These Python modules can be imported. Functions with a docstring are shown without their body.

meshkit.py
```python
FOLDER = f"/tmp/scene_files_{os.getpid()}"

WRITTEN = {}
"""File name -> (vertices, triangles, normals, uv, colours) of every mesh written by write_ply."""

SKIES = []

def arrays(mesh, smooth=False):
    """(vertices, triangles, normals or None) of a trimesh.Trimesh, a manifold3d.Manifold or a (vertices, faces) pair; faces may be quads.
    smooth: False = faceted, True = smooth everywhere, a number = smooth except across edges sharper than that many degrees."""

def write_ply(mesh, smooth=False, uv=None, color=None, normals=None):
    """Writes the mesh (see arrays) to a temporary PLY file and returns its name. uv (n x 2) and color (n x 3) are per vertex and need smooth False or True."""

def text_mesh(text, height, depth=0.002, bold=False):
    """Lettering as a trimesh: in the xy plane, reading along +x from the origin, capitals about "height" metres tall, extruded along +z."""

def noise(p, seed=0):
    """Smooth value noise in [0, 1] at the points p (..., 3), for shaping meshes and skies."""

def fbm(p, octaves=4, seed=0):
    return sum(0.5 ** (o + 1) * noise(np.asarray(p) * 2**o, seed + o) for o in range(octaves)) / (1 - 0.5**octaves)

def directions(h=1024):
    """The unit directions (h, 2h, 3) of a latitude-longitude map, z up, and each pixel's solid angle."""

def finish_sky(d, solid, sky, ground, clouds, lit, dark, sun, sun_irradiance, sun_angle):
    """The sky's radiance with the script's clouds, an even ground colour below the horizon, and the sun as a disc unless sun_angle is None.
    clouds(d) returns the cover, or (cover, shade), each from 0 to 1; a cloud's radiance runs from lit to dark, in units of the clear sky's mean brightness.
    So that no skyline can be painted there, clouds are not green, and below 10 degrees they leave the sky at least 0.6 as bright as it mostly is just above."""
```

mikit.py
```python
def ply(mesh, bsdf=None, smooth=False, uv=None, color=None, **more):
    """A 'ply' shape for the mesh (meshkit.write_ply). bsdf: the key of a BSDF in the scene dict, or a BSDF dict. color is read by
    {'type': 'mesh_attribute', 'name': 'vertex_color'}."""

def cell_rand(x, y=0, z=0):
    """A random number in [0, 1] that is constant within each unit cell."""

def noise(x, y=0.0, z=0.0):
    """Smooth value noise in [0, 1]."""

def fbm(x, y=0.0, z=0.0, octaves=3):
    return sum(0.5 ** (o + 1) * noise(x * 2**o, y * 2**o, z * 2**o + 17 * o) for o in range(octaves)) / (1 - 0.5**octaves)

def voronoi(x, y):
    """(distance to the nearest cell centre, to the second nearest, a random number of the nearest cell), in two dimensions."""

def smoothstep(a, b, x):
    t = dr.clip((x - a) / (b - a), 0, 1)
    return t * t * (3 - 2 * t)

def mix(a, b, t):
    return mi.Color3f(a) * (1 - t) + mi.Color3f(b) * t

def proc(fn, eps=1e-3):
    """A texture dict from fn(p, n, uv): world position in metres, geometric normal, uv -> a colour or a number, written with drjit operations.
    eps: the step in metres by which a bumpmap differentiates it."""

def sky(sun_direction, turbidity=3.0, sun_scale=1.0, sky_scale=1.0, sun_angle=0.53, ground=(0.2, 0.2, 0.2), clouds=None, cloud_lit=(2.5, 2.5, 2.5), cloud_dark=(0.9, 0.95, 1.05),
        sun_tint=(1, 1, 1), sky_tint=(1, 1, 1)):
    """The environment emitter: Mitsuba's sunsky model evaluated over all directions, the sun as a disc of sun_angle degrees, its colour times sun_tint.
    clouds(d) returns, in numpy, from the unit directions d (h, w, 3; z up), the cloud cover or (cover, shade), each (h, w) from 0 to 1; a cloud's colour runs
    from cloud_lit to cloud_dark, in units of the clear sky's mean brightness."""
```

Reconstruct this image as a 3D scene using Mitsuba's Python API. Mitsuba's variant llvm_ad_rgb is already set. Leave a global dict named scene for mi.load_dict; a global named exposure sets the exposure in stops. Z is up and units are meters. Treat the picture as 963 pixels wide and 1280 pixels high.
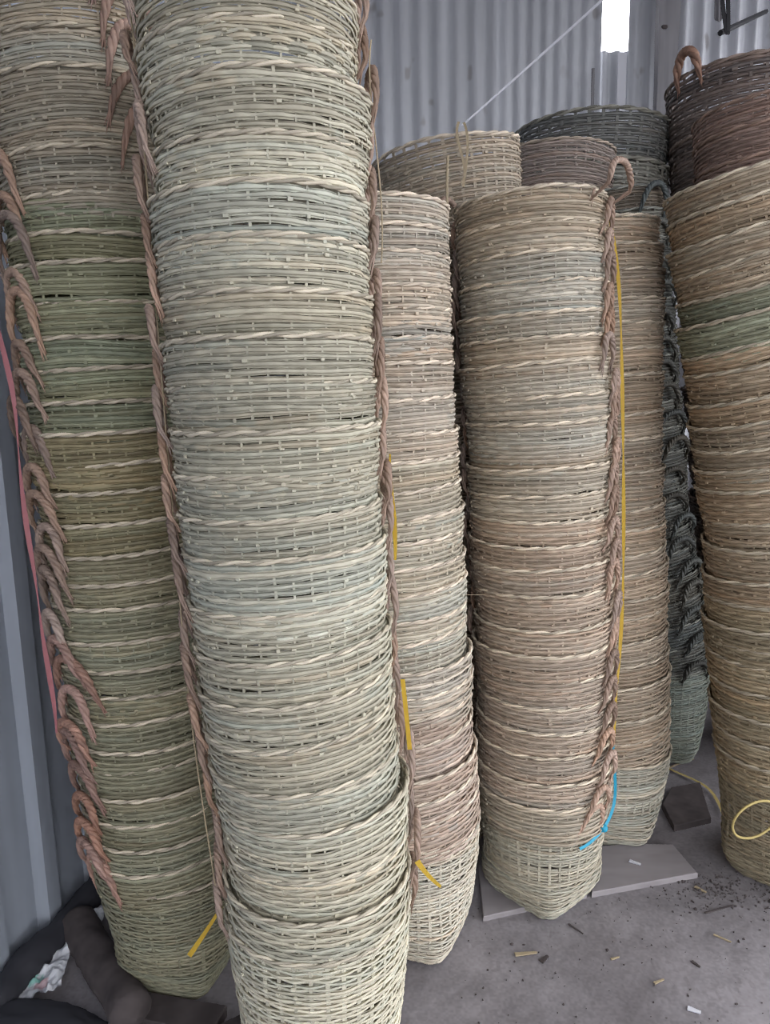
import math, numpy as np, trimesh, mitsuba as mi, mikit, meshkit
import drjit as dr

# ------------------------------------------------------------------ camera, sky, exposure
T = mi.ScalarTransform4f
PITCH, ROLL, EYE = math.radians(9.5), math.radians(1.2), np.array([0, 0, 1.5])
fwd = np.array([0, math.cos(PITCH), -math.sin(PITCH)])
down0 = np.cross(fwd, [1.0, 0, 0])
down = -np.array([1.0, 0, 0]) * math.sin(ROLL) + down0 * math.cos(ROLL)
exposure = 3.95
scene = {'type': 'scene'}
labels = {}
scene['camera'] = {'type': 'perspective', 'fov_axis': 'x', 'fov': math.degrees(2 * math.atan(481.5 / 924)),
                   'near_clip': 0.05, 'far_clip': 100.0,
                   'to_world': T().look_at(origin=EYE.tolist(), target=(EYE + fwd).tolist(), up=(-down).tolist())}
scene['sky'] = mikit.sky([0.5, -0.6, 0.6], turbidity=4, sun_scale=0.0, sky_scale=1.0, ground=(0.25, 0.25, 0.25),
                         clouds=lambda d: np.ones(d.shape[:2]), cloud_lit=(2.4, 2.45, 2.6), cloud_dark=(2.0, 2.0, 2.1))

# ------------------------------------------------------------------ materials
def vcol(rough=0.6, **k):
    return {'type': 'twosided', 'bsdf': {'type': 'principled', 'base_color': {'type': 'mesh_attribute', 'name': 'vertex_color'},
                                         'roughness': rough, 'specular': 0.35, **k}}
def flat(c, rough=0.7, **k):
    return {'type': 'twosided', 'bsdf': {'type': 'principled', 'base_color': {'type': 'rgb', 'value': list(c)}, 'roughness': rough, 'specular': 0.3, **k}}
scene['m_bamboo'] = vcol(0.55)
scene['m_cloth'] = vcol(0.9)

def floor_col(p, n, uv):
    a = mikit.fbm(p.x * 2.2, p.y * 2.2, 0.0, 4)
    b = mikit.fbm(p.x * 14, p.y * 14, 3.0, 3)
    c = mikit.noise(p.x * 160, p.y * 160, 1.0)
    v = 0.55 + 0.55 * a + 0.30 * (b - 0.5) + 0.16 * (c - 0.5)
    dirt = mikit.smoothstep(0.52, 0.72, mikit.fbm(p.x * 3.5 + 9, p.y * 3.5, 7.0, 4))
    speck = mikit.smoothstep(0.80, 0.86, mikit.noise(p.x * 70 + 5, p.y * 70, 2.0))
    base = mikit.mix(mi.Color3f(0.30, 0.278, 0.288), mi.Color3f(0.22, 0.200, 0.206), dirt * 0.6) * v
    return mikit.mix(base, mi.Color3f(0.15, 0.135, 0.14), speck * 0.25)
def floor_h(p, n, uv):
    return 0.004 * mikit.fbm(p.x * 25, p.y * 25, 0.0, 4)
scene['m_floor'] = {'type': 'twosided', 'bsdf': {'type': 'bumpmap', 'arbitrary': mikit.proc(floor_h), 'scale': 1.0,
                    'bsdf': {'type': 'principled', 'base_color': mikit.proc(floor_col), 'roughness': 0.85, 'specular': 0.2}}}
def tin_col(p, n, uv):
    a = mikit.fbm(p.x * 1.5, p.y * 1.5, p.z * 0.7, 3)
    st = mikit.fbm(p.x * 30, p.y * 30, p.z * 1.2, 3)
    spot = mikit.smoothstep(0.70, 0.82, mikit.fbm(p.x * 12, p.y * 12, p.z * 7, 3))
    v = 0.75 + 0.35 * a + 0.25 * (st - 0.5)
    return mikit.mix(mi.Color3f(0.56, 0.57, 0.60) * v, mi.Color3f(0.22, 0.19, 0.17), spot * 0.5)
scene['m_tin'] = {'type': 'twosided', 'bsdf': {'type': 'principled', 'base_color': mikit.proc(tin_col), 'roughness': 0.45, 'metallic': 0.2, 'specular': 0.5}}
def tin_blue(p, n, uv):
    st = mikit.fbm(p.x * 20, p.y * 20, p.z * 1.1, 3)
    return mi.Color3f(0.33, 0.36, 0.41) * (0.8 + 0.4 * st)
scene['m_tin_blue'] = {'type': 'twosided', 'bsdf': {'type': 'principled', 'base_color': mikit.proc(tin_blue), 'roughness': 0.5, 'metallic': 0.2, 'specular': 0.4}}
def wood_col(p, n, uv):
    g = mikit.fbm(p.x * 40, p.y * 40, p.z * 2.5, 3)
    return mikit.mix(mi.Color3f(0.16, 0.155, 0.165), mi.Color3f(0.33, 0.32, 0.33), g)
scene['m_wood'] = flat((1, 1, 1), 0.85); scene['m_wood']['bsdf']['base_color'] = mikit.proc(wood_col)
def board_col(p, n, uv):
    g = mikit.fbm(p.x * 9, p.y * 30, p.z * 20, 3)
    return mikit.mix(mi.Color3f(0.21, 0.19, 0.195), mi.Color3f(0.33, 0.305, 0.31), g)
scene['m_board'] = flat((1, 1, 1), 0.85); scene['m_board']['bsdf']['base_color'] = mikit.proc(board_col)
def dark_wood(p, n, uv):
    g = mikit.fbm(p.x * 22, p.y * 22, p.z * 22, 4)
    return mikit.mix(mi.Color3f(0.035, 0.029, 0.029), mi.Color3f(0.11, 0.092, 0.09), g)
scene['m_darkwood'] = flat((1, 1, 1), 0.9); scene['m_darkwood']['bsdf']['base_color'] = mikit.proc(dark_wood)
scene['m_tarp'] = flat((0.038, 0.038, 0.045), 0.6)
scene['m_black'] = flat((0.02, 0.02, 0.022), 0.5)
scene['m_yellow'] = flat((0.55, 0.36, 0.045), 0.35)
scene['m_paleyellow'] = flat((0.42, 0.33, 0.13), 0.5)
scene['m_pink'] = flat((0.33, 0.125, 0.135), 0.45)
scene['m_blue'] = flat((0.03, 0.30, 0.45), 0.4)
scene['m_white'] = flat((0.62, 0.62, 0.66), 0.4)
scene['m_straw'] = flat((0.36, 0.29, 0.19), 0.6)

# ------------------------------------------------------------------ entry helpers
used = {}
def numbered(name):
    k = used.get(name, 0); used[name] = k + 1
    return name if k == 0 else f'{name}_{k:03d}'
def put(key, mesh, bsdf, smooth=False, color=None):
    key = numbered(key)
    scene[key] = mikit.ply(mesh, bsdf, smooth=smooth, color=color)
    return key
def tag(key, label=None, cat=None, group=None, kind=None):
    d = {}
    if label: d['label'] = label
    if cat: d['category'] = cat
    if group: d['group'] = group
    if kind: d['kind'] = kind
    labels[key] = d
    return key

# ------------------------------------------------------------------ mesh helpers
def grid_faces(a, b, wrap_a=False, wrap_b=True):
    i = np.arange(a if wrap_a else a - 1)[:, None]; j = np.arange(b if wrap_b else b - 1)[None, :]
    i2, j2 = (i + 1) % a, (j + 1) % b
    q = np.stack([i * b + j, i2 * b + j, i2 * b + j2, i * b + j2], -1).reshape(-1, 4)
    return np.vstack([q[:, [0, 1, 2]], q[:, [0, 2, 3]]])
def resample(pts, n):
    pts = np.asarray(pts, float)
    from scipy.interpolate import CubicSpline
    t = np.r_[0, np.cumsum(np.linalg.norm(np.diff(pts, axis=0), axis=1))]
    if len(pts) == 2: return pts[0] + np.linspace(0, 1, n)[:, None] * (pts[1] - pts[0])
    return CubicSpline(t, pts)(np.linspace(0, t[-1], n))
def frames(p, ref):
    t = np.gradient(p, axis=0); t /= np.linalg.norm(t, axis=1, keepdims=True) + 1e-12
    a = np.cross(t, np.broadcast_to(ref, t.shape)); a /= np.linalg.norm(a, axis=1, keepdims=True) + 1e-9
    return t, a, np.cross(a, t)
def tube(p, r, sides=6, ref=(0.31, 0.9, 0.3), flatten=1.0, caps=True):
    p = np.asarray(p, float); t, a, b = frames(p, np.asarray(ref, float))
    ang = np.arange(sides) * 2 * np.pi / sides
    r = np.broadcast_to(r, (len(p),))[:, None, None]
    v = p[:, None] + r * (np.cos(ang)[None, :, None] * a[:, None] + flatten * np.sin(ang)[None, :, None] * b[:, None])
    v = v.reshape(-1, 3); f = grid_faces(len(p), sides)
    if caps:
        n = len(v); v = np.vstack([v, p[:1], p[-1:]]); k = np.arange(sides); k2 = (k + 1) % sides; e = (len(p) - 1) * sides
        f = np.vstack([f, np.stack([k * 0 + n, k, k2], -1), np.stack([k * 0 + n + 1, e + k2, e + k], -1)])
    return v, f
def ribbon(p, w, ref, thick=0.0006):
    """A flat strap with real thickness along p; its broad side faces ref."""
    p = np.asarray(p, float); t, a, b = frames(p, np.asarray(ref, float))
    w = np.broadcast_to(w, (len(p),))[:, None] / 2; c = thick / 2
    ring = np.stack([p + a * w + b * c, p + a * w - b * c, p - a * w - b * c, p - a * w + b * c], 1)
    f = grid_faces(len(p), 4); e = (len(p) - 1) * 4
    f = np.vstack([f, [[0, 1, 2], [0, 2, 3], [e, e + 2, e + 1], [e, e + 3, e + 2]]])
    return ring.reshape(-1, 3), f
def join(parts):
    V, F, n = [], [], 0
    for v, f in parts:
        V.append(v); F.append(f + n); n += len(v)
    return np.vstack(V), np.vstack(F)
def box(x0, x1, y0, y1, z0, z1, bevel=0.0):
    m = trimesh.creation.box(bounds=[[x0, y0, z0], [x1, y1, z1]])
    if bevel:
        v = np.array(m.vertices); c = v.mean(0); pts = []
        for q in v:
            s = np.sign(q - c)
            for k in range(3):
                o = np.ones(3); o[k] = 0; pts.append(q - s * bevel * o)
        m = trimesh.convex.convex_hull(np.array(pts))
    return m

# ------------------------------------------------------------------ the room
def corrugated(p0, p1, z0, z1, pitch, depth, kind='wave', facing=None):
    """A corrugated sheet from p0 to p1 (plan) with a sheet's thickness."""
    p0, p1 = np.array(p0, float), np.array(p1, float)
    L = np.linalg.norm(p1 - p0); u = (p1 - p0) / L; nrm = np.array([-u[1], u[0]])
    if kind == 'wave':
        n = max(8, int(L / pitch * 12)); s = np.linspace(0, L, n); h = depth * 0.5 * np.cos(2 * np.pi * s / pitch)
    else:  # box ribs
        s, h = [0.0], [0.0]; x = pitch * 0.3
        while x + pitch * 0.4 < L:
            s += [x, x + pitch * 0.08, x + pitch * 0.32, x + pitch * 0.40]; h += [0, depth, depth, 0]; x += pitch
        s.append(L); h.append(0.0); s, h = np.array(s), np.array(h)
    pl = p0 + s[:, None] * u + h[:, None] * nrm
    th = 0.0012; rows = []
    for z, o in ((z0, 0), (z1, 0), (z1, th), (z0, th)):
        rows.append(np.c_[pl + nrm * o, np.full(len(s), z)])
    v = np.array(rows).reshape(-1, 3)
    return v, grid_faces(4, len(s), True, False)
def sheet(wall, *a, mat='m_tin', smooth=50, **k):
    return put(wall + '__sheet', corrugated(*a, **k), mat, smooth)

put('floor', box(-5, 7, -6, 6.5, -0.2, 0.0), 'm_floor'); tag('floor', kind='structure')
YB = 4.25
# back wall: sheets lap over each other at the seams
sheet('wall_back', (-1.6, YB), (-0.46, YB), 0, 3.9, 0.098, 0.010)
sheet('wall_back', (-0.50, YB - 0.004), (0.64, YB - 0.004), 0, 3.9, 0.098, 0.010)
sheet('wall_back', (0.585, YB + 0.03), (1.200, YB + 0.03), 0, 3.9, 0.072, 0.010)
sheet('wall_back', (1.185, YB + 0.05), (1.36, YB + 0.05), 0, 3.25, 0.072, 0.020)
sheet('wall_back', (1.185, YB + 0.05), (1.36, YB + 0.05), 3.66, 3.9, 0.072, 0.020)
sheet('wall_back', (1.345, YB + 0.02), (1.62, YB + 0.02), 0, 3.9, 0.072, 0.010)
sheet('wall_back', (1.58, YB - 0.01), (2.62, YB - 0.01), 0, 3.9, 0.092, 0.036)
sheet('wall_back', (2.58, YB + 0.01), (3.60, YB + 0.01), 0, 3.9, 0.092, 0.036)
tag('wall_back', kind='structure')
# left wall, running from beside the camera to the back wall
A, B = np.array([-2.73, -5.2]), np.array([-0.40, YB + 0.0])
for k in range(10):
    a, b = A + (B - A) * k / 10, A + (B - A) * (k + 1) / 10
    off = np.array([0.97, -0.24]) * (0.004 if k % 2 else 0)
    sheet('wall_left', b + off + (b - a) * 0.02, a + off, 0, 3.9, 0.205, 0.028, mat='m_tin_blue', smooth=False, kind='rib')
tag('wall_left', kind='structure')
put('ceiling', box(-2.9, 3.7, -2.2, 4.45, 3.9, 3.94), 'm_tin'); tag('ceiling', kind='structure')
put('wall_front', box(-2.9, -0.5, -2.24, -2.2, 0, 3.9), 'm_tin'); tag('wall_front', kind='structure')

# ------------------------------------------------------------------ baskets
N_STAKE = 38
ORD = ['', 'first', 'second', 'third', 'fourth', 'fifth', 'sixth', 'seventh', 'eighth', 'ninth', 'tenth', 'eleventh', 'twelfth', 'thirteenth',
       'fourteenth', 'fifteenth', 'sixteenth', 'seventeenth', 'eighteenth', 'nineteenth', 'twentieth']
PROF_S = np.array([0.0, 0.035, 0.08, 0.15, 0.20, 0.25, 0.275, 0.30]) / 0.30
PROF_R = np.array([1.0, 0.992, 0.970, 0.915, 0.855, 0.76, 0.69, 0.60])

TAPER = 1.0
def radius(phi, s, R, H, full, corner):
    """Radius of the basket wall s below its rim: round above, square towards the base. A nested basket uses the height 0.30 R/0.195."""
    t = np.clip(s / H, 0, 1)
    r = R * np.interp(t, PROF_S, PROF_R) * (1 - (1 - TAPER) * t ** 2.5)
    q = np.clip((t - 0.45) / 0.5, 0, 1); q = q * q * (3 - 2 * q)
    a = phi - corner + np.pi / 4
    sq = 1.10 / (np.abs(np.cos(a)) ** 6 + np.abs(np.sin(a)) ** 6) ** (1 / 6) - 0.06
    return r * (1 + q * 0.85 * (sq - 1))

def weave(R, H, depth, spp, rng, tone, corner, pitch):
    k = R / 0.195
    rows = max(4, int(depth / pitch)); n = N_STAKE * spp
    phi = np.arange(n) * 2 * np.pi / n
    i = np.arange(rows)[:, None]; ph = phi[None, :]
    wob = sum(rng.normal(0, 0.0012 / m ** .5) * np.cos(m * ph + rng.uniform(0, 6.3)) for m in (2, 3, 5))
    own = sum(rng.normal(0, 0.00075, (rows, 1)) * np.cos(m * ph + rng.uniform(0, 6.3, (rows, 1))) for m in (2, 4, 7))
    s = 0.009 * k + i * pitch + (wob + own) * k
    s = np.maximum(s, 0.004)
    over = np.cos(N_STAKE / 2 * ph + np.pi * i)
    if spp == 2: over = np.cos(N_STAKE / 2 * (ph + np.pi / n * 0.9) + np.pi * i)
    amp = 0.0015 * k * np.exp(rng.normal(0, 0.25, (rows, 1)))
    r = radius(ph, s, R, H, True, corner) - 0.002 * k + amp * over + rng.normal(0, 0.0007, (rows, 1)) * k
    h = pitch * 0.535 * np.exp(rng.normal(0, 0.08, (rows, 1))) * (1 + 0.12 * np.cos(ph * rng.integers(2, 6, (rows, 1)) + rng.uniform(0, 6, (rows, 1))))
    h = h * (1 - 0.10 * np.clip(-over, 0, 1))
    th = 0.0024 * k
    def pt(rr, ss): return np.stack([rr * np.cos(ph), rr * np.sin(ph), -ss], -1)
    V = np.stack([pt(r + th, s), pt(r - th * 0.6, s - h), pt(r - th * 0.6, s + h)], 2)      # rows, n, 3 corners, xyz
    # colour: every strip its own tone, splices where one strip ends and the next begins
    col = tone[None, None, :] * np.exp(rng.normal(0, 0.08, (rows, 1, 1)))
    cut = rng.uniform(0, 2 * np.pi, (rows, 4)); seg = (ph[:, :, None] > cut[:, None, :]).sum(-1)
    segtone = np.exp(rng.normal(0, 0.09, (rows, 5)))
    hue = rng.normal(0, 0.022, (rows, 5, 1)) * np.array([1.0, -0.2, -1.0])
    rr_ = np.arange(rows)[:, None]
    col = col * segtone[rr_, seg][..., None] * (1 + hue[rr_, seg])
    col = col * np.exp(rng.normal(0, 0.045, (rows, n, 1)))
    C = np.repeat(col[:, :, None, :], 3, 2).reshape(-1, 3)
    f1 = grid_faces(n, 3, True, True)
    F = np.vstack([f1 + j * n * 3 for j in range(rows)])
    return V.reshape(-1, 3), F, np.clip(C, 0.01, 0.9)

def stakes(R, H, depth, rng, tone, corner, pitch, wide=0.0055):
    k = R / 0.195
    parts, cols = [], []
    ns = max(4, int(depth / 0.045)); s = np.linspace(-0.002, depth, ns)
    for j in range(N_STAKE):
        ph = 2 * np.pi * j / N_STAKE
        r = radius(np.full(ns, ph), s, R, H, True, corner) - (0.0027 if depth > 0.25 else 0.0036) * k
        w = wide * k * (0.8 + 0.4 * rng.random()) / 2; t = 0.0011 * k
        e, g = np.array([np.cos(ph), np.sin(ph)]), np.array([-np.sin(ph), np.cos(ph)])
        ring = []
        for a, b in ((w, t), (-w, t), (-w, -t), (w, -t)):
            xy = (r + b)[:, None] * e + a * g
            ring.append(np.c_[xy, -s])
        parts.append((np.stack(ring, 1).reshape(-1, 3), grid_faces(ns, 4)))
        cols.append(np.tile(tone * np.exp(rng.normal(0, 0.1)), (ns * 4, 1)))
    for _ in range(int(30)):   # cut strip ends that poke out between the rows
        ph = 2 * np.pi * (rng.integers(N_STAKE) + rng.uniform(-0.2, 0.2)) / N_STAKE; ss = 0.009 * k + (rng.integers(1, 8) + 0.45) * pitch
        if ss > depth: continue
        rr = float(radius(np.array([ph]), np.array([ss]), R, H, True, corner)[0]) + 0.0012 * k
        m = trimesh.creation.box(extents=[0.0035 * k, rng.uniform(0.005, 0.009) * k, rng.uniform(0.003, 0.006) * k])
        v = np.array(m.vertices); c_, s_ = np.cos(ph), np.sin(ph)
        v = np.c_[v[:, 0] * c_ - v[:, 1] * s_ + rr * c_, v[:, 0] * s_ + v[:, 1] * c_ + rr * s_, v[:, 2] - ss]
        parts.append((v, np.array(m.faces))); cols.append(np.tile(tone * 1.25, (8, 1)))
    v, f = join(parts)
    return v, f, np.clip(np.vstack(cols), 0.01, 0.9)

def rim(R, rng, tone, spp):
    k = R / 0.195; n = N_STAKE * spp; sides = 5
    phi = np.arange(n) * 2 * np.pi / n
    turns = int(round(2 * np.pi * R / (0.080 * k)))
    wob = sum(rng.normal(0, 0.0012) * np.cos(m * phi + rng.uniform(0, 6.3)) for m in (2, 3)) * k
    parts, cols = [], []
    for st in range(2):
        a = turns * phi + np.pi * st + 0.5 * np.sin(3 * phi + rng.uniform(0, 6))
        r = R - 0.001 * k + 0.0022 * k * np.cos(a); z = 0.001 * k + 0.0026 * k * np.sin(a) - wob
        ang = np.arange(sides) * 2 * np.pi / sides
        rad = 0.0031 * k
        rr = r[:, None] + rad * np.cos(ang)[None]; zz = z[:, None] + rad * 1.05 * np.sin(ang)[None]
        v = np.stack([rr * np.cos(phi)[:, None], rr * np.sin(phi)[:, None], zz], -1).reshape(-1, 3)
        parts.append((v, grid_faces(n, sides, True, True)))
        base = tone * (1.38 if st == 0 else 0.86)
        blot = 1 + 0.16 * np.cos(phi * rng.integers(2, 5) + rng.uniform(0, 6)) + rng.normal(0, 0.06, n)
        cols.append(np.repeat(base[None] * blot[:, None], sides, 0))
    v, f = join(parts)
    return v, f, np.clip(np.vstack(cols), 0.01, 0.9)

def handle(R, rng, tone, theta, width, height, lean=0.0, out=0.014, thick=1.0):
    """An arched handle of three twisted cane strands, both feet pushed through the wall below the rim."""
    k = R / 0.195; n = 30
    t = np.linspace(0, 1, n); u = 2 * t - 1
    arch = np.maximum(0, 1 - np.abs(u) ** 2.6) ** 0.62
    ph = theta + (u * 0.5 * width + lean * arch) / R
    z = -0.030 * k + (height + 0.030 * k) * arch
    r = R + out * np.minimum(1, 2.2 * arch ** 0.8) - 0.002
    p = np.c_[r * np.cos(ph), r * np.sin(ph), z]
    tt, a, b = frames(p, np.array([np.cos(theta), np.sin(theta), 0]))
    taper = np.clip(np.minimum(t, 1 - t) / 0.10, 0.0, 1) ** 0.6
    L = np.linalg.norm(np.diff(p, axis=0), axis=1).sum(); turns = max(2, L / (0.060 * k))
    parts, cols = [], []; sides = 5
    for st in range(3):
        w = 2 * np.pi * (turns * t + st / 3)
        q = p + 0.0052 * k * thick * (0.35 + 0.65 * taper)[:, None] * (np.cos(w)[:, None] * a + np.sin(w)[:, None] * b)
        parts.append(tube(q, 0.0060 * k * thick * (0.25 + 0.75 * taper), sides, ref=(np.cos(theta), np.sin(theta), 0.01), caps=False))
        c = tone * np.exp(rng.normal(0, 0.10)); cols.append(np.repeat(c[None] * np.exp(rng.normal(0, 0.10, (n, 1))), sides, 0))
    for sgn in (-1, 1):        # split ends of the strands, spread over the wall below each foot
        for q in range(3):
            tt_ = np.linspace(0, 1, 6); e = theta + sgn * 0.5 * width / R + (lean * 0 + sgn * rng.uniform(-.004, .014) * tt_ - sgn * .004) / R
            rr = R + 0.008 * (1 - tt_) + 0.002; zz = -0.004 - (rng.uniform(0.022, 0.045)) * tt_ * k
            parts.append(tube(np.c_[rr * np.cos(e), rr * np.sin(e), zz], 0.0034 * k * thick * (1 - .85 * tt_), 4, ref=(np.cos(theta), np.sin(theta), 0.01), caps=False))
            cols.append(np.tile(tone * np.exp(rng.normal(0.1, .12)), (24, 1)))
    v, f = join(parts)
    return v, f, np.clip(np.vstack(cols), 0.01, 0.9)

def tilt_to(up):
    up = np.asarray(up, float); up /= np.linalg.norm(up)
    x = np.cross([0, 1.0, 0], up); x /= np.linalg.norm(x); y = np.cross(up, x)
    return np.stack([x, y, up], 1)

def make_basket(centre, R, H, depth, spp, seed, tone, up=(0, 0, 1), corner=0.0, thetas=(), htone=None, rtone=None, hw=0.10, hh=0.085, pitch=None, lean=0.0, out=0.014, spin=None, thick=1.0, taper=1.0):
    """One basket with its rim centre at `centre`; thetas are the plan angles of its handles."""
    global TAPER
    TAPER = taper
    rng = np.random.default_rng(seed)
    tone = np.asarray(tone, float); rtone = tone if rtone is None else np.asarray(rtone, float)
    pitch = pitch or 0.0118 * R / 0.195 * (0.80 if depth > 0.25 else 1.0)
    M = tilt_to(np.asarray(up) + np.array([rng.normal(0, 0.010), rng.normal(0, 0.010), 0]))
    sp = rng.uniform(0, 2 * np.pi) if spin is None else spin
    cs, sn = np.cos(sp), np.sin(sp); Rz = np.array([[cs, -sn, 0], [sn, cs, 0], [0, 0, 1]])
    def place(v): return v @ (M @ Rz).T + centre
    key = numbered('basket')
    v, f, c = weave(R, H, depth, spp, rng, tone, corner - sp, pitch)
    put(key + '__weave', (place(v), f), 'm_bamboo', True, c)
    tag(key + '__weave', kind='stuff')
    v, f, c = stakes(R, H, max(depth, 0.0), rng, tone * 0.92, corner - sp, pitch, 0.0075 if depth > 0.25 else 0.0042)
    put(key + '__stakes', (place(v), f), 'm_bamboo', False, c)
    tag(key + '__stakes', kind='stuff')
    v, f, c = rim(R, rng, rtone, spp)
    put(key + '__rim', (place(v), f), 'm_bamboo', True, c)
    for th in thetas:
        ht = np.asarray(htone) * np.exp(rng.normal(0, 0.16)) * (1 + rng.normal(0, 0.05) * np.array([1, 0, -1]))
        v, f, c = handle(R, rng, ht, th - sp + rng.normal(0, 0.04), hw * np.exp(rng.normal(0, .10)), hh * np.exp(rng.normal(0, .12)), lean + rng.normal(0, 0.008), out + abs(rng.normal(0, 0.003)), thick)
        put(key + '__handle', (place(v), f), 'm_bamboo', True, c)
    if depth > 0.25:   # the woven bottom
        ph = np.arange(48) * 2 * np.pi / 48; rb = radius(ph, np.full(48, H), R, H, True, corner - sp) - 0.004
        ring = np.c_[rb * np.cos(ph), rb * np.sin(ph), np.full(48, -H + 0.002)]
        vb = np.vstack([ring, ring * [.5, .5, 1] + [0, 0, .004], [[0, 0, -H + 0.008]]]); j = np.arange(48); j2 = (j + 1) % 48
        fb = np.vstack([np.stack([j, j2, j2 + 48], -1), np.stack([j, j2 + 48, j + 48], -1), np.stack([j + 48, j2 + 48, j * 0 + 96], -1)])
        put(key + '__bottom', (place(vb), fb), 'm_bamboo', True, np.tile(tone * 0.8, (97, 1)))
    return key
def relabel(key, text, group=None):
    tag(key, text, 'basket', group)

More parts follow.
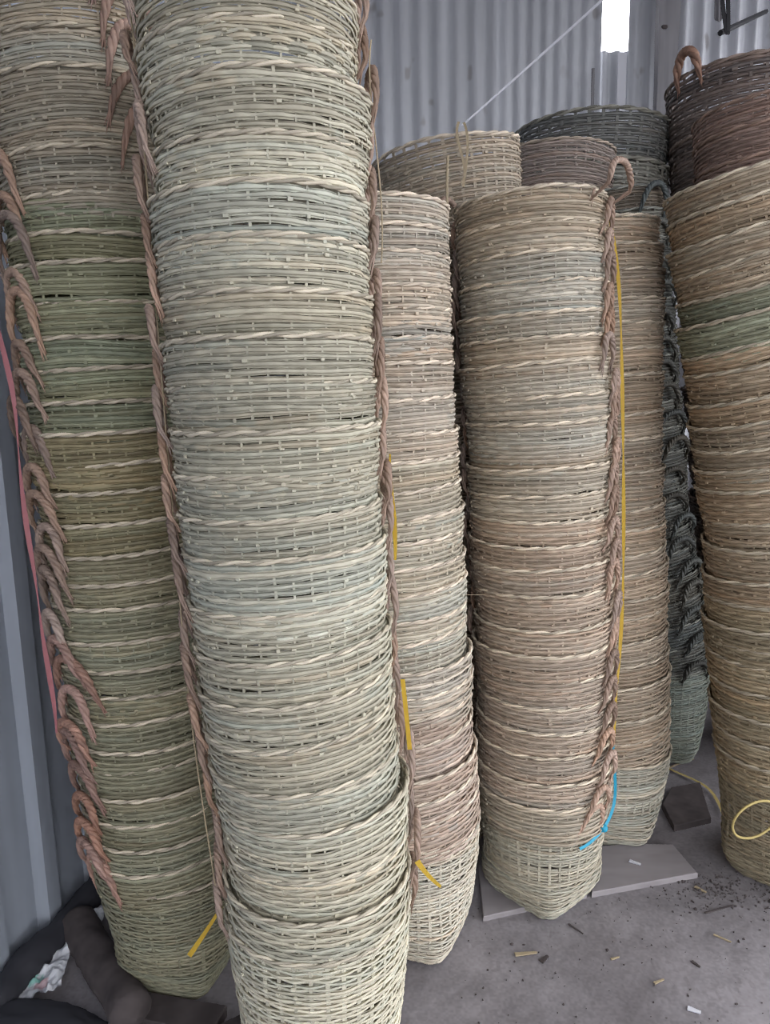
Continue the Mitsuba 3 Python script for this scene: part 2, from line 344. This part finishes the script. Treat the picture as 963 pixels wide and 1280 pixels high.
STACKS = {
 'S1': dict(R=0.195, y=1.724, axis=[(0.000,-0.541), (1.224,-0.605), (1.939,-0.618), (2.324,-0.640)],
   rims=[2.257, 2.185, 2.116, 2.043, 1.974, 1.891, 1.82, 1.763, 1.685, 1.611, 1.549, 1.481, 1.42, 1.355, 1.295, 1.226, 1.155, 1.099, 1.04, 0.966, 0.902, 0.837, 0.783, 0.711, 0.663, 0.594, 0.529, 0.47, 0.411, 0.35]),
 'S2': dict(R=0.193, y=1.410, axis=[(0.000,-0.156), (0.663,-0.156), (0.960,-0.186), (1.422,-0.204), (1.853,-0.209), (2.168,-0.222)],
   rims=[2.132, 2.061, 1.991, 1.896, 1.82, 1.742, 1.66, 1.583, 1.509, 1.434, 1.359, 1.283, 1.213, 1.115, 1.03, 0.951, 0.871, 0.785, 0.704, 0.6, 0.526, 0.44]),
 'S3': dict(R=0.195, y=1.850, axis=[(0.000,0.120), (0.407,0.045), (1.193,-0.003), (1.937,-0.031)],
   rims=[1.908, 1.849, 1.791, 1.719, 1.669, 1.605, 1.549, 1.468, 1.395, 1.331, 1.261, 1.2, 1.143, 1.082, 1.017, 0.952, 0.898, 0.826, 0.764, 0.708, 0.637, 0.554, 0.494, 0.433, 0.36]),
 'S4': dict(R=0.193, y=2.016, axis=[(0.000,0.447), (0.663,0.447), (1.331,0.421), (1.992,0.386)],
   rims=[1.956, 1.883, 1.813, 1.747, 1.675, 1.615, 1.552, 1.47, 1.41, 1.355, 1.291, 1.223, 1.16, 1.094, 1.033, 0.962, 0.872, 0.803, 0.726, 0.653, 0.583, 0.517, 0.441, 0.369, 0.306]),
 'S5': dict(R=0.195, y=2.327, axis=[(0.000,0.777), (0.501,0.729), (1.096,0.689), (2.000,0.642)],
   rims=[1.96, 1.884, 1.812, 1.732, 1.671, 1.596, 1.522, 1.406, 1.333, 1.237, 1.126, 1.064, 0.991, 0.937, 0.855, 0.798, 0.72, 0.643, 0.578, 0.466, 0.397, 0.314]),
 'S6': dict(R=0.195, y=2.848, axis=[(0.000,1.190), (0.319,1.120), (1.003,0.985), (2.161,0.849)],
   rims=[2.154, 2.079, 1.987, 1.867, 1.779, 1.678, 1.581, 1.506, 1.421, 1.327, 1.235, 1.139, 1.035, 0.948, 0.867, 0.772, 0.679, 0.586, 0.497, 0.401]),
 'S7': dict(R=0.21, y=2.084, axis=[(0.000,1.262), (0.480,1.195), (1.128,1.128), (2.027,0.978)],
   rims=[2.025, 1.961, 1.894, 1.825, 1.757, 1.69, 1.61, 1.555, 1.477, 1.421, 1.347, 1.291, 1.229, 1.138, 1.063, 0.971, 0.903, 0.831, 0.775, 0.73, 0.651, 0.57, 0.499, 0.43, 0.365]),
}
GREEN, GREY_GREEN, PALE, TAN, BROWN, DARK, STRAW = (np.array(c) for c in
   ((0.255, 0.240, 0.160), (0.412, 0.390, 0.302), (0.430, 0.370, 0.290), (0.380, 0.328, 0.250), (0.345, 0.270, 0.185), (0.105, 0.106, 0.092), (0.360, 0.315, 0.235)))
REDDISH, CANE = np.array((0.315, 0.210, 0.165)), np.array((0.30, 0.210, 0.160))

def look(stack, i, n):
    """tone, rim tone, handle tone, handle angle from the camera side (degrees), colour words."""
    if stack == 'S1':
        if i < 5: return STRAW, STRAW * 1.15, REDDISH * 1.1, 29, 'yellow-grey'
        if i in (12, 13, 14, 15): return GREEN * np.array([1.08, 0.98, 0.85]), STRAW * 1.25, CANE * .95, -63, 'olive-green'
        return GREEN * (np.array([1.0, 1.05, 1.0]) if i < 12 else 1.0), STRAW * 1.2, (CANE * 1.05 if i < 20 else CANE * np.array([1.02, .88, .90])) * (1.0 if i % 3 else 0.8), -63, 'olive-green'
    if stack == 'S2':
        return GREY_GREEN, np.array((.43, .385, .295)), CANE * 0.95, -86, 'grey-green'
    if stack == 'S3':
        if i >= 19 and i < n - 1: return PALE * np.array([.97, .88, .88]), PALE * 1.15, CANE, -48, 'pinkish-beige'
        if i == n - 1: return np.array((.44, .41, .335)), PALE * 1.1, CANE, -48, 'pale grey-green'
        return PALE * (np.array([.92, .98, .98]) if 9 <= i < 17 else 1.0), PALE * 1.22, CANE, -48, 'pale straw-coloured' if 9 <= i < 17 else 'pale beige'
    if stack == 'S4':
        th = 74 if i < 17 else 74 - 30 * (i - 16) / 8
        if i == n - 1: return np.array((.38, .355, .28)), TAN * 1.2, CANE * 1.1, th, 'pale grey-green'
        return TAN * (np.array([1.02, .95, .95]) if 12 <= i < 23 else 1.05), TAN * 1.30, CANE, th, 'pinkish-tan' if 12 <= i < 23 else 'tan'
    if stack == 'S5':
        if i >= n - 1: return np.array((.37, .36, .30)), TAN * 1.1, CANE, -48, 'pale grey-green'
        return TAN * np.array([.95, .88, .84]), TAN * 1.1, CANE * .7, -48, 'brownish-tan'
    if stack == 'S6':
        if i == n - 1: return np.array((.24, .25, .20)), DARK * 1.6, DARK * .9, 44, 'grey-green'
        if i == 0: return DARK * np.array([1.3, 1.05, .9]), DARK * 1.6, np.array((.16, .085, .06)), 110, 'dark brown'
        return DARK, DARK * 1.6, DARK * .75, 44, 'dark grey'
    if stack == 'S7':
        if i in (4, 5): return np.array((.255, .265, .185)), STRAW, CANE, 55, 'green'
        if i >= n - 9: return BROWN * np.array([.92, .95, .90]), STRAW, CANE, 55, 'olive-brown'
        return BROWN, STRAW * 1.15, CANE, 55, 'straw-brown'

NAMES = {'S1': 'leftmost stack', 'S2': 'big front stack', 'S3': 'narrow pale stack',
         'S4': 'middle stack', 'S5': 'stack behind the yellow strap', 'S6': 'dark narrow stack',
         'S7': 'rightmost stack'}
GROUPS = {'S1': 'baskets in the leftmost stack', 'S2': 'baskets in the big front stack', 'S3': 'baskets in the pale stack', 'S4': 'baskets in the middle stack',
          'S5': 'baskets in the stack behind the yellow strap', 'S6': 'baskets in the dark stack', 'S7': 'baskets in the rightmost stack'}
CORNER = {'S1': 0.2, 'S2': 0.55, 'S3': 0.40, 'S4': 0.15, 'S5': 0.75, 'S6': 0.75, 'S7': 0.5}   # plan angle of a base corner from the camera side

def axis_at(st, z):
    zs, xs = np.array(st['axis']).T
    return np.array([np.interp(z, zs, xs), st['y'], z])
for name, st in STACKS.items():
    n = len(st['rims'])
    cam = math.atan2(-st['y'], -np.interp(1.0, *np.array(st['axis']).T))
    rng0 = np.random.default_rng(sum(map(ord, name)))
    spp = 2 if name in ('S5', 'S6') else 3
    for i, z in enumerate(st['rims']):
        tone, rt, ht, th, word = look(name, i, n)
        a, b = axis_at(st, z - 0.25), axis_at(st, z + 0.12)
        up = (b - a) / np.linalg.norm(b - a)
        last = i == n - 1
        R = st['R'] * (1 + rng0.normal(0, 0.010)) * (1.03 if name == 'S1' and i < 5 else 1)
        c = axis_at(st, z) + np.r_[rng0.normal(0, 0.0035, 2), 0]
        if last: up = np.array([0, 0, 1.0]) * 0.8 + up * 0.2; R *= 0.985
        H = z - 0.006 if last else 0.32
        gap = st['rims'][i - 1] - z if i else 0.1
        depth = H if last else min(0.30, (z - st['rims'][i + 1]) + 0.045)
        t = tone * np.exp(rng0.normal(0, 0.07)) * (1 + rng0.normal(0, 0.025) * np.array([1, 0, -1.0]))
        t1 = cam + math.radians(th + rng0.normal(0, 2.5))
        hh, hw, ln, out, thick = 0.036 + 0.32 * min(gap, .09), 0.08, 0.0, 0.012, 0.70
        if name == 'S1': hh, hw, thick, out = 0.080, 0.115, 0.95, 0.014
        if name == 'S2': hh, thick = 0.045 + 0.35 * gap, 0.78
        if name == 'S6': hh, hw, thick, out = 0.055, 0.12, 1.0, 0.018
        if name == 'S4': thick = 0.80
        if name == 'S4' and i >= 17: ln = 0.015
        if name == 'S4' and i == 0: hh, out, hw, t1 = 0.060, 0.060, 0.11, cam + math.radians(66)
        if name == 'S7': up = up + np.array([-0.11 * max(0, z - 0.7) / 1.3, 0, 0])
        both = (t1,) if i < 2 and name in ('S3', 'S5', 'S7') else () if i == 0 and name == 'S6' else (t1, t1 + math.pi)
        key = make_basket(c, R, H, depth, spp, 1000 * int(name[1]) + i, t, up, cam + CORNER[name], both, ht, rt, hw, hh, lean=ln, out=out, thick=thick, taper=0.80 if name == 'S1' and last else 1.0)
        top, bot = i + 1, n - i
        if name in ('S1', 'S2'): top = 99
        if name == 'S1' and i < 5:
            where = f'{ORD[5 - i]} upward among the yellowish baskets of the {NAMES[name]}'
            if i == 0: where = f'cut off at the very top of the {NAMES[name]}'
        elif last: where = f'bottom one on the ground under the {NAMES[name]}'
        elif top == 1: where = f'topmost of the {NAMES[name]}'
        elif name == 'S1' and i < 17: where = f'{ORD[i - 4]} below the yellowish ones of the {NAMES[name]}'
        elif name == 'S2' and i < 11:
            where = f'{ORD[i]} from the top edge of the photo in the {NAMES[name]}' if i else f'cut off at the very top of the {NAMES[name]}'
        elif top <= bot: where = f'{ORD[top]} from the top of the {NAMES[name]}'
        else: where = f'{ORD[bot]} from the bottom of the {NAMES[name]}'
        relabel(key, f'{word} woven basket, {where}', GROUPS[name])

# larger old baskets, stacked against the back wall
def back_stack(x, y, R, tops, tone, rt, seed, labs, group, hidden=0.26, tilt=(0, 0), thetas=None, hw=.11, hh=.1, xb=None):
    zs = list(tops); z = zs[-1] - hidden
    while z > R * 1.5 + 0.02: zs.append(z); z -= hidden
    zs.append(min(R * 1.5, zs[-1] - 0.06))
    cam = math.atan2(-y, -x)
    for i, z in enumerate(zs):
        last = i == len(zs) - 1
        k = i / 6 if i < 6 else 1
        up = np.array([tilt[0] * (1 - k) - ((xb or x) - x) / tops[0], tilt[1] * (1 - k), 1.0])
        H = z - 0.006 if last else R * 1.55
        spp_ = 3 if i < 2 else 2
        nxt = 0 if last else z - zs[i + 1]
        dpt = H if last else nxt + 0.06
        c = np.array([x + ((xb or x) - x) * (1 - z / tops[0]), y, z])
        ths = () if thetas is None or i >= 1 else tuple(cam + math.radians(t) for t in thetas)
        key = make_basket(c, R * (1 + 0.004 * ((i * 7) % 3 - 1)), H, dpt, spp_, seed + i, tone[min(i, len(tone) - 1)], up, cam + .6, ths, REDDISH * np.array([1.3, 1.1, .95]), rt, hw, hh, pitch=0.0118 * R / 0.195 * 0.86)
        if i < len(labs): relabel(key, labs[i], group if len(labs) > 1 else None)
        else: relabel(key, f'weathered basket hidden lower down in a stack by the back wall', 'hidden baskets of the back stacks')
back_stack(0.20, 2.42, 0.235, [2.195], [np.array((.37, .31, .235))], PALE * 1.2, 8100,
           ['tilted wide light brown basket with a white strap tied to its rim'], 'big baskets at the back', tilt=(-0.17, -0.05))
back_stack(0.715, 3.20, 0.245, [2.405, 2.245], [np.array((.30, .245, .21)), np.array((.26, .21, .18))], np.array((.34, .28, .22)), 8200,
           ['brown basket between the tilted light one and the dark green one at the back', 'brown basket beneath the brown rim behind the middle stack top'], 'brown baskets at the back')
back_stack(1.02, 3.78, 0.365, [2.67, 2.47], [np.array((.175, .173, .158)), np.array((.26, .25, .21))], np.array((.25, .24, .20)), 8300,
           ['large dark green-grey basket below the bright gap in the tin wall', 'grey-green basket just beneath the large dark one below the bright gap'], 'large dark baskets at the back')
back_stack(1.66, 3.52, 0.36, [2.79, 2.54], [np.array((.21, .17, .15))], np.array((.26, .20, .165)), 8400,
           ['large dark brown basket with an orange cane handle, at the back top right', 'dark brown basket beneath the large one with the orange handle'], 'dark brown baskets at the back', tilt=(0.085, 0), thetas=(-42,), hw=.12, hh=.08, xb=1.95)
back_stack(1.41, 2.80, 0.275, [2.42, 2.34, 2.25], [np.array((.31, .215, .175))], np.array((.29, .20, .155)), 8500,
           ['reddish-brown basket, topmost of its stack behind the rightmost stack', 'second reddish-brown basket from the top behind the rightmost stack', 'third reddish-brown basket, just above the rim of the rightmost stack'],
           'reddish-brown baskets', tilt=(0.05, 0), xb=1.68)

# ------------------------------------------------------------------ straps, straws, laths
def strap(name, pts, w, mat, ref, label, cat, n=60, twist=None, group=None):
    p = resample(pts, n)
    key = put(name, ribbon(p, w, ref), mat, False)
    return tag(key, label, cat, group)
yellow4 = [(0.578,1.980,1.965), (0.603,1.990,1.864), (0.624,2.000,1.746), (0.638,2.010,1.603), (0.648,2.010,1.413), (0.659,2.010,1.150), (0.664,2.010,0.921), (0.659,2.000,0.784), (0.641,1.970,0.606), (0.631,1.950,0.507)]
wv = 0.004 + 0.006 * np.abs(np.sin(np.linspace(0, 14, 90)))
strap('strap', yellow4, wv, 'm_yellow', (-.3, -1, 0), 'long yellow plastic strap running down the right side of the middle stack', 'strap', 90)
strap('strap', [(0.631,1.950,0.507), (0.636,1.940,0.403), (0.628,1.925,0.311), (0.593,1.890,0.276), (0.512,1.835,0.250)], 0.008, 'm_blue', (-.2, -1, 0.2), 'blue plastic strap tied around the foot of the middle stack', 'strap')
k = [x for x in scene if x.startswith('strap')][-1]
tag(put('strap_001__knot', trimesh.creation.icosphere(2, 0.011).apply_translation([0.592, 1.886, 0.277]), 'm_blue', True))
strap('strap', [(0.012,1.420,1.375), (0.014,1.420,1.292), (0.018,1.420,1.228), (0.018,1.425,1.165)], np.interp(np.linspace(0, 1, 60), [0, .6, 1], [.003, .011, .005]), 'm_yellow', (-.2, -1, 0), 'short yellow strap on the right edge of the big front stack at mid height', 'strap')
strap('strap', [(0.028,1.392,0.930), (0.034,1.392,0.857), (0.040,1.392,0.780)], 0.009, 'm_yellow', (-.2, -1, 0), 'short yellow strap low on the right edge of the big front stack', 'strap')
strap('strap', [(0.050,1.352,0.560), (0.073,1.342,0.533), (0.096,1.332,0.516)], np.linspace(.012, .006, 60), 'm_yellow', (-.2, -1, .3), 'loose pale yellow strap end beside the foot of the pale stack', 'strap')
strap('strap', [(-0.385,1.490,0.362), (-0.418,1.480,0.313), (-0.462,1.478,0.249)], np.linspace(.006, .012, 60), 'm_yellow', (-.1, -1, .1), 'yellow strap end hanging over the bottom basket of the leftmost stack', 'strap')
pk = []
for x, y, z in [(-0.793,1.600,1.690), (-0.772,1.570,1.590), (-0.750,1.560,1.491), (-0.756,1.560,1.392), (-0.752,1.570,1.236), (-0.742,1.570,1.093), (-0.736,1.580,0.981), (-0.725,1.580,0.868), (-0.726,1.590,0.748)]:
    c = axis_at(STACKS['S1'], z)[:2]; d = np.array([x, y]) - c; r = np.linalg.norm(d); pk.append(np.r_[c + d / r * max(r, 0.234), z])
strap('strap', pk, 0.0025 + 0.0085 * np.abs(np.sin(np.linspace(0.2, 9.2, 90))) ** 1.5, 'm_pink', (.25, -1, 0), 'pink plastic strap threaded through the handles of the leftmost stack', 'strap', 90)
top_, end_ = np.array([1.70, 4.12, 3.89]), np.array([0.236, 2.20, 2.215])
strap('strap', [top_, top_ * .5 + end_ * .5 + [0, 0, -.012], end_], np.linspace(.022, .006, 60), 'm_white', (-.2, -1, .7), 'white plastic strap stretched diagonally up from the tilted basket to the roof', 'strap')
for i, pts in enumerate(([(0.223,2.155,2.210), (0.224,2.125,2.128), (0.233,2.115,2.085), (0.225,2.100,2.037)], [(0.236,2.155,2.208), (0.243,2.125,2.138), (0.236,2.115,2.074), (0.228,2.100,2.029)])):
    strap('straw', pts, .007, 'm_straw', (-.1, -1, 0), ['left strand of the straw tie hanging from the tilted basket rim', 'right strand of the straw tie hanging from the tilted basket rim'][i], 'straw tie', group='straw tie strands')
def rod(name, pts, r, mat, label, cat, n=40, sides=7, group=None):
    key = put(name, tube(resample(pts, n), r, sides), mat, 40)
    return tag(key, label, cat, group)
rod('straw', [(-0.411,1.350,2.200), (-0.403,1.352,2.050), (-0.399,1.352,1.871), (-0.398,1.352,1.684), (-0.396,1.352,1.458), (-0.393,1.352,1.220), (-0.388,1.352,0.951), (-0.377,1.352,0.733), (-0.363,1.352,0.557), (-0.355,1.352,0.440)], 0.0014, 'm_straw', 'long thin straw running down the left edge of the big front stack', 'straw', 80)
rod('straw', [(-0.007,1.430,2.109), (-0.010,1.425,2.017), (-0.003,1.430,1.940), (0.004,1.430,1.857), (0.003,1.430,1.729)], 0.0014, 'm_straw', 'thin straw along the right edge of the big front stack near its top', 'straw')
rod('straw', [(0.183,2.050,2.092), (0.178,2.020,2.026), (0.176,1.990,1.900), (0.175,1.98,1.70)], 0.0035, 'm_straw', 'pale upright straw between the pale stack and the middle stack at their tops', 'straw')
rod('straw', [(-0.43,1.44,1.385), (-0.418,1.425,1.40), (-0.400,1.40,1.43)], 0.0012, 'm_straw', 'small straw wisp sticking out left of the big front stack', 'straw', 12)
rod('straw', [(0.16,1.80,0.985), (0.21,1.80,0.983), (0.25,1.81,0.980)], 0.0007, 'm_straw', 'fine pale fibre spanning the dark gap between the pale and middle stacks', 'straw', 12)
strap('strap', [(1.094,2.690,0.006), (1.141,2.613,0.010), (1.176,2.537,0.012), (1.176,2.451,0.010), (1.128,2.278,0.026), (1.078,2.097,0.006)], 0.012, 'm_paleyellow', (0, 0, 1), 'curved yellow strap lying on the floor beside the rightmost stack', 'strap')
strap('strap', [(1.05,2.66,0.004), (1.135,2.72,0.006), (1.222,2.764,0.004)], 0.008, 'm_straw', (0, 0, 1), 'pale straight strip on the floor at the foot of the dark narrow stack', 'strap')
a = np.linspace(0, 2 * np.pi, 60); b = np.array([1.005, 1.868, 0.305])
hp = b + np.stack([0.072 * np.cos(a), -0.012 * np.sin(a) + 0.02 * np.cos(a), 0.062 * np.sin(a)], -1)
tag(put('hoop', tube(hp, 0.0035, 7), 'm_paleyellow', True), 'thin split-bamboo hoop leaning on the foot of the rightmost stack', 'hoop')
rod('bar', [(1.37, 3.20, 2.862), (2.03, 4.20, 3.385)], 0.011, 'm_black', 'dark iron bar slanting from the brown basket rim to the tin wall', 'bar')

# post, laths and hanging things by the back wall
rngp = np.random.default_rng(5)
zz = np.linspace(0, 3.9, 40); xl = 1.452 + 0.010 * np.sin(zz * 2.1 + 1) + 0.004 * np.sin(zz * 9); xr = 1.572 + 0.008 * np.sin(zz * 1.7) + 0.004 * np.cos(zz * 7)
ring = np.stack([np.c_[xl, zz * 0 + 4.150, zz], np.c_[xr, zz * 0 + 4.150, zz], np.c_[xr, zz * 0 + 4.205, zz], np.c_[xl, zz * 0 + 4.205, zz]], 1)
pf = np.vstack([grid_faces(40, 4), [[0, 2, 1], [0, 3, 2], [156, 157, 158], [156, 158, 159]]])
pk_ = put('wooden_post', (ring.reshape(-1, 3), pf), 'm_wood', False); tag(pk_, 'weathered grey wooden post against the tin wall right of the bright gap', 'post')
kn = trimesh.creation.icosphere(2, 0.014); kn.apply_scale([1.2, .25, .8]); kn.apply_translation([1.488, 4.150, 3.30]); put('wooden_post__knot', kn, 'm_darkwood', True)
def lath(p0, p1, w, t, mat, label, cat='lath'):
    p = resample([p0, p1], 12); key = put('lath', ribbon(p, w, (0, -1, 0.02), t), mat, False); tag(key, label, cat)
lath((1.283, 4.175, 3.19), (1.262, 4.12, 0.0), 0.045, 0.008, 'm_white', 'pale lath leaning against the tin wall below the bright gap')
lath((1.140, 4.200, 3.13), (1.135, 4.165, 0.0), 0.014, 0.012, 'm_wood', 'thin grey stick leaning on the tin wall left of the bright gap')
def vcable(p0, p1, p2, label):
    key = put('hanging_strap', ribbon(resample([p0, (np.array(p0) + p1) / 2 + [.01, 0, 0], p1, (np.array(p1) + p2) / 2 + [-.006, 0, 0], p2], 60), .016, (0.1, -1, 0), .004), 'm_black'); tag(key, label, 'strap')
H0 = np.array([1.405, 3.215, 2.865])
vcable((1.36, 3.55, 3.9), H0, (1.50, 3.55, 3.9), 'black strap hanging from the roof through the orange basket handle')
u, v = np.meshgrid(np.linspace(-1, 1, 9), np.linspace(0, 1, 16))
rp = np.stack([1.418 + u * .026 * (1 - .3 * v), 3.33 + .006 * np.sin(u * 6) + .02 * (1 - v), 3.62 - 0.66 * v + .02 * u * u], -1).reshape(-1, 3)
tag(put('rag', trimesh.Trimesh(*join([(rp, grid_faces(16, 9, False, False)), (rp + [0, .005, 0], grid_faces(16, 9, False, False)[:, ::-1])]), process=False), 'm_wood', True), 'grey rag hanging inside the black strap at the top right', 'rag')

# ------------------------------------------------------------------ floor boards, pile in the left corner, litter
def poly_board(name, pts, t, mat, label, cat, z=0.0, bev=0.003):
    pts = np.array(pts, float); c = pts.mean(0)
    inn = c + (pts - c) * (1 - bev / np.linalg.norm(pts - c, axis=1, keepdims=True))
    v = np.vstack([np.c_[pts, np.full(len(pts), z)], np.c_[pts, np.full(len(pts), z + t - bev)], np.c_[inn, np.full(len(pts), z + t)]])
    return tag(put(name, trimesh.convex.convex_hull(v), mat, False), label, cat)
poly_board('floor_board', [(0.255, 1.878), (0.572, 1.965), (0.62, 2.16), (0.40, 2.20), (0.27, 2.13)], 0.016, 'm_board', 'thin grey board on the floor under the middle stack', 'board')
poly_board('floor_board', [(0.588, 1.968), (0.935, 2.046), (0.915, 2.19), (0.78, 2.20), (0.64, 2.185)], 0.018, 'm_board', 'thin grey board on the floor right of the middle stack', 'board')
poly_board('floor_board', [(0.955, 2.285), (1.10, 2.330), (1.16, 2.56), (1.04, 2.53), (0.965, 2.42)], 0.022, 'm_darkwood', 'dark board on the floor in the gap left of the rightmost stack', 'board')
poly_board('plank', [(-0.63, 1.545), (-0.43, 1.50), (-0.41, 1.575), (-0.61, 1.62)], 0.030, 'm_darkwood', 'dark short plank lying at the foot of the leftmost stack', 'plank')
poly_board('plank', [(-0.47, 1.42), (-0.335, 1.515), (-0.355, 1.56), (-0.50, 1.475)], 0.028, 'm_darkwood', 'dark plank end between the feet of the leftmost and big front stacks', 'plank')
poly_board('plank', [(-0.66, 1.40), (-0.49, 1.43), (-0.48, 1.49), (-0.67, 1.47)], 0.026, 'm_darkwood', 'dark plank at the bottom edge of the photo between log and stacks', 'plank')

def lumpy(p0, p1, r, n, sides, seed, amp, squash=1.0):
    t = np.linspace(0, 1, n); p = np.array(p0) + t[:, None] * (np.array(p1) - p0)
    rr = r * np.clip(np.minimum(t, 1 - t) / 0.06, 0.0, 1) ** .5
    v, f = tube(p, np.maximum(rr, 1e-4), sides, ref=(0, 0, 1), flatten=squash)
    ax = np.vstack([np.repeat(p, sides, 0), p[:1], p[-1:]])
    d = meshkit.fbm(v * 14 + seed, 3, seed)[:, None] - 0.5
    v = ax + (v - ax) * (1 + amp * d); v[:, 2] = np.maximum(v[:, 2], 0.001)
    return v, f
tag(put('rolled_tarp', lumpy((-1.015, 1.42, 0.042), (-0.862, 2.10, 0.046), 0.043, 50, 20, 3, 0.9), 'm_tarp', True), 'dark rolled tarpaulin lying along the foot of the left tin wall', 'tarpaulin')
tag(put('log', lumpy((-0.900, 1.870, 0.046), (-0.610, 1.520, 0.046), 0.048, 50, 20, 8, 0.5), 'm_darkwood', True), 'thick dark log lying between the white plastic and the leftmost stack', 'log')
sk = trimesh.creation.icosphere(4, 1.0); v = np.array(sk.vertices)
v = v * (1 + 0.35 * (meshkit.fbm(v * 2.2 + 5, 4, 2)[:, None] - .5)) * [0.22, 0.13, 0.055] + [-0.90, 1.475, 0.02]
v[:, 2] = np.maximum(v[:, 2], 0.0005)
tag(put('sack', (v, sk.faces), 'm_tarp', True), 'dark crumpled sack in the bottom left corner in front of the white plastic', 'sack')
rngw = np.random.default_rng(21)
def crumpled(quad, n, amp, seed, z0, label, prints=()):
    q = np.array(quad, float); u, v = np.meshgrid(np.linspace(0, 1, n), np.linspace(0, 1, n))
    P = ((1 - u) * (1 - v))[..., None] * q[0] + (u * (1 - v))[..., None] * q[1] + (u * v)[..., None] * q[2] + ((1 - u) * v)[..., None] * q[3]
    xyz = np.concatenate([P, np.zeros(P.shape[:2] + (1,))], -1).reshape(-1, 3)
    h = np.abs(meshkit.fbm(xyz * 30 + seed, 3, seed) - .5) * 2 * amp + z0
    xyz[:, 2] = h; col = np.tile([0.62, 0.63, 0.66], (len(xyz), 1))
    for (uu, vv, r1, r2, c) in prints:
        m = ((u.ravel() - uu) / r1) ** 2 + ((v.ravel() - vv) / r2) ** 2 + 0.5 * (meshkit.noise(xyz * 60, 4) - .5) < 1; col[m] = c
    F = grid_faces(n, n, False, False)
    V2, F2 = join([(xyz, F), (xyz - [0, 0, 0.002], F[:, ::-1])])
    tag(put('plastic_bag', (V2, F2), 'm_plastic', True, np.vstack([col, col])), label, 'plastic bag')
scene['m_plastic'] = vcol(0.35)
crumpled([(-0.997, 1.536), (-0.842, 1.640), (-0.871, 1.782), (-1.022, 1.658)], 40, 0.05, 3, 0.03, 'crumpled white plastic bag with red and green print beside the dark log',
         [(0.62, 0.42, .10, .12, (0.25, 0.50, 0.44)), (0.50, 0.62, .07, .12, (0.55, 0.33, 0.34)), (0.72, 0.22, .10, .10, (0.50, 0.36, 0.38)), (0.66, 0.47, .03, .05, (0.6, 0.62, 0.64))])
crumpled([(-0.862, 1.793), (-0.811, 1.792), (-0.817, 1.915), (-0.838, 1.909)], 24, 0.03, 9, 0.05, 'small torn white plastic piece between tarpaulin, log and leftmost stack')

rngd = np.random.default_rng(77)
def chip(x, y, L, w, ang, mat, label, z=0.0, group='scraps on the floor'):
    m = trimesh.creation.box(extents=[L, w, 0.003]); v = np.array(m.vertices)
    v[:, 2] += 0.0025 + 0.35 * np.abs(v[:, 0]) * rngd.uniform(0, .3); v[:, 1] *= 1 - 0.5 * (v[:, 0] > 0)
    c, s_ = math.cos(ang), math.sin(ang)
    v = np.c_[v[:, 0] * c - v[:, 1] * s_ + x, v[:, 0] * s_ + v[:, 1] * c + y, v[:, 2] + z]
    tag(put('scrap', (v, m.faces), mat, False), label, 'scrap', group)
chip(0.352, 1.750, 0.06, 0.012, 0.1, 'm_straw', 'pale flat bamboo scrap on the floor below the middle stack')
chip(0.397, 1.732, 0.03, 0.015, 0.7, 'm_darkwood', 'small dark scrap right of the pale flat bamboo scrap')
chip(0.670, 1.650, 0.03, 0.007, 0.4, 'm_straw', 'short pale scrap near the bottom of the bare floor')
chip(0.722, 1.560, 0.03, 0.014, -0.5, 'm_white', 'white scrap at the bottom right of the bare floor')
chip(0.895, 1.792, 0.045, 0.005, -0.7, 'm_straw', 'thin bamboo sliver on the floor right of the middle')
chip(0.920, 1.990, 0.035, 0.01, -0.9, 'm_straw', 'pale scrap at the edge of the dark crumbs')
chip(0.583, 1.729, 0.025, 0.006, 0.3, 'm_straw', 'tiny pale sliver in the middle of the bare floor')
chip(0.786, 1.704, 0.025, 0.008, -1.0, 'm_darkwood', 'small dark chip on the bare floor below the sliver')
chip(0.938, 1.904, 0.1, 0.006, 0.3, 'm_darkwood', 'dark twig lying across the dark crumbs')
chip(0.507, 1.837, 0.05, 0.005, -0.9, 'm_darkwood', 'thin dark splinter below the board edge')
chip(0.759, 2.096, .035, .014, -.6, 'm_white', 'white paper scrap lying on the board right of the middle stack', 0.018)
n_c = 420
c0 = rngd.normal(0, 1, (n_c, 2)) * [0.11, 0.045] + [0.985, 1.99]; c1 = np.c_[rngd.uniform(0.15, 1.3, 260), rngd.uniform(1.45, 2.0, 260)]
pts = np.vstack([c0, c1]); parts = []
ico = trimesh.creation.icosphere(0, 1.0)
for x, y in pts:
    r = 0.0016 * math.exp(rngd.normal(0, .45)); parts.append((np.array(ico.vertices) * r * rngd.uniform(.6, 1.6, 3) + [x, y, r * .5], ico.faces))
tag(put('floor_crumbs', join(parts), 'm_darkwood', False), 'scattered dark crumbs and dirt on the concrete floor at the lower right', 'crumbs', kind='stuff')
print('entries', len(scene), 'triangles', sum(len(w[1]) for w in meshkit.WRITTEN.values()))
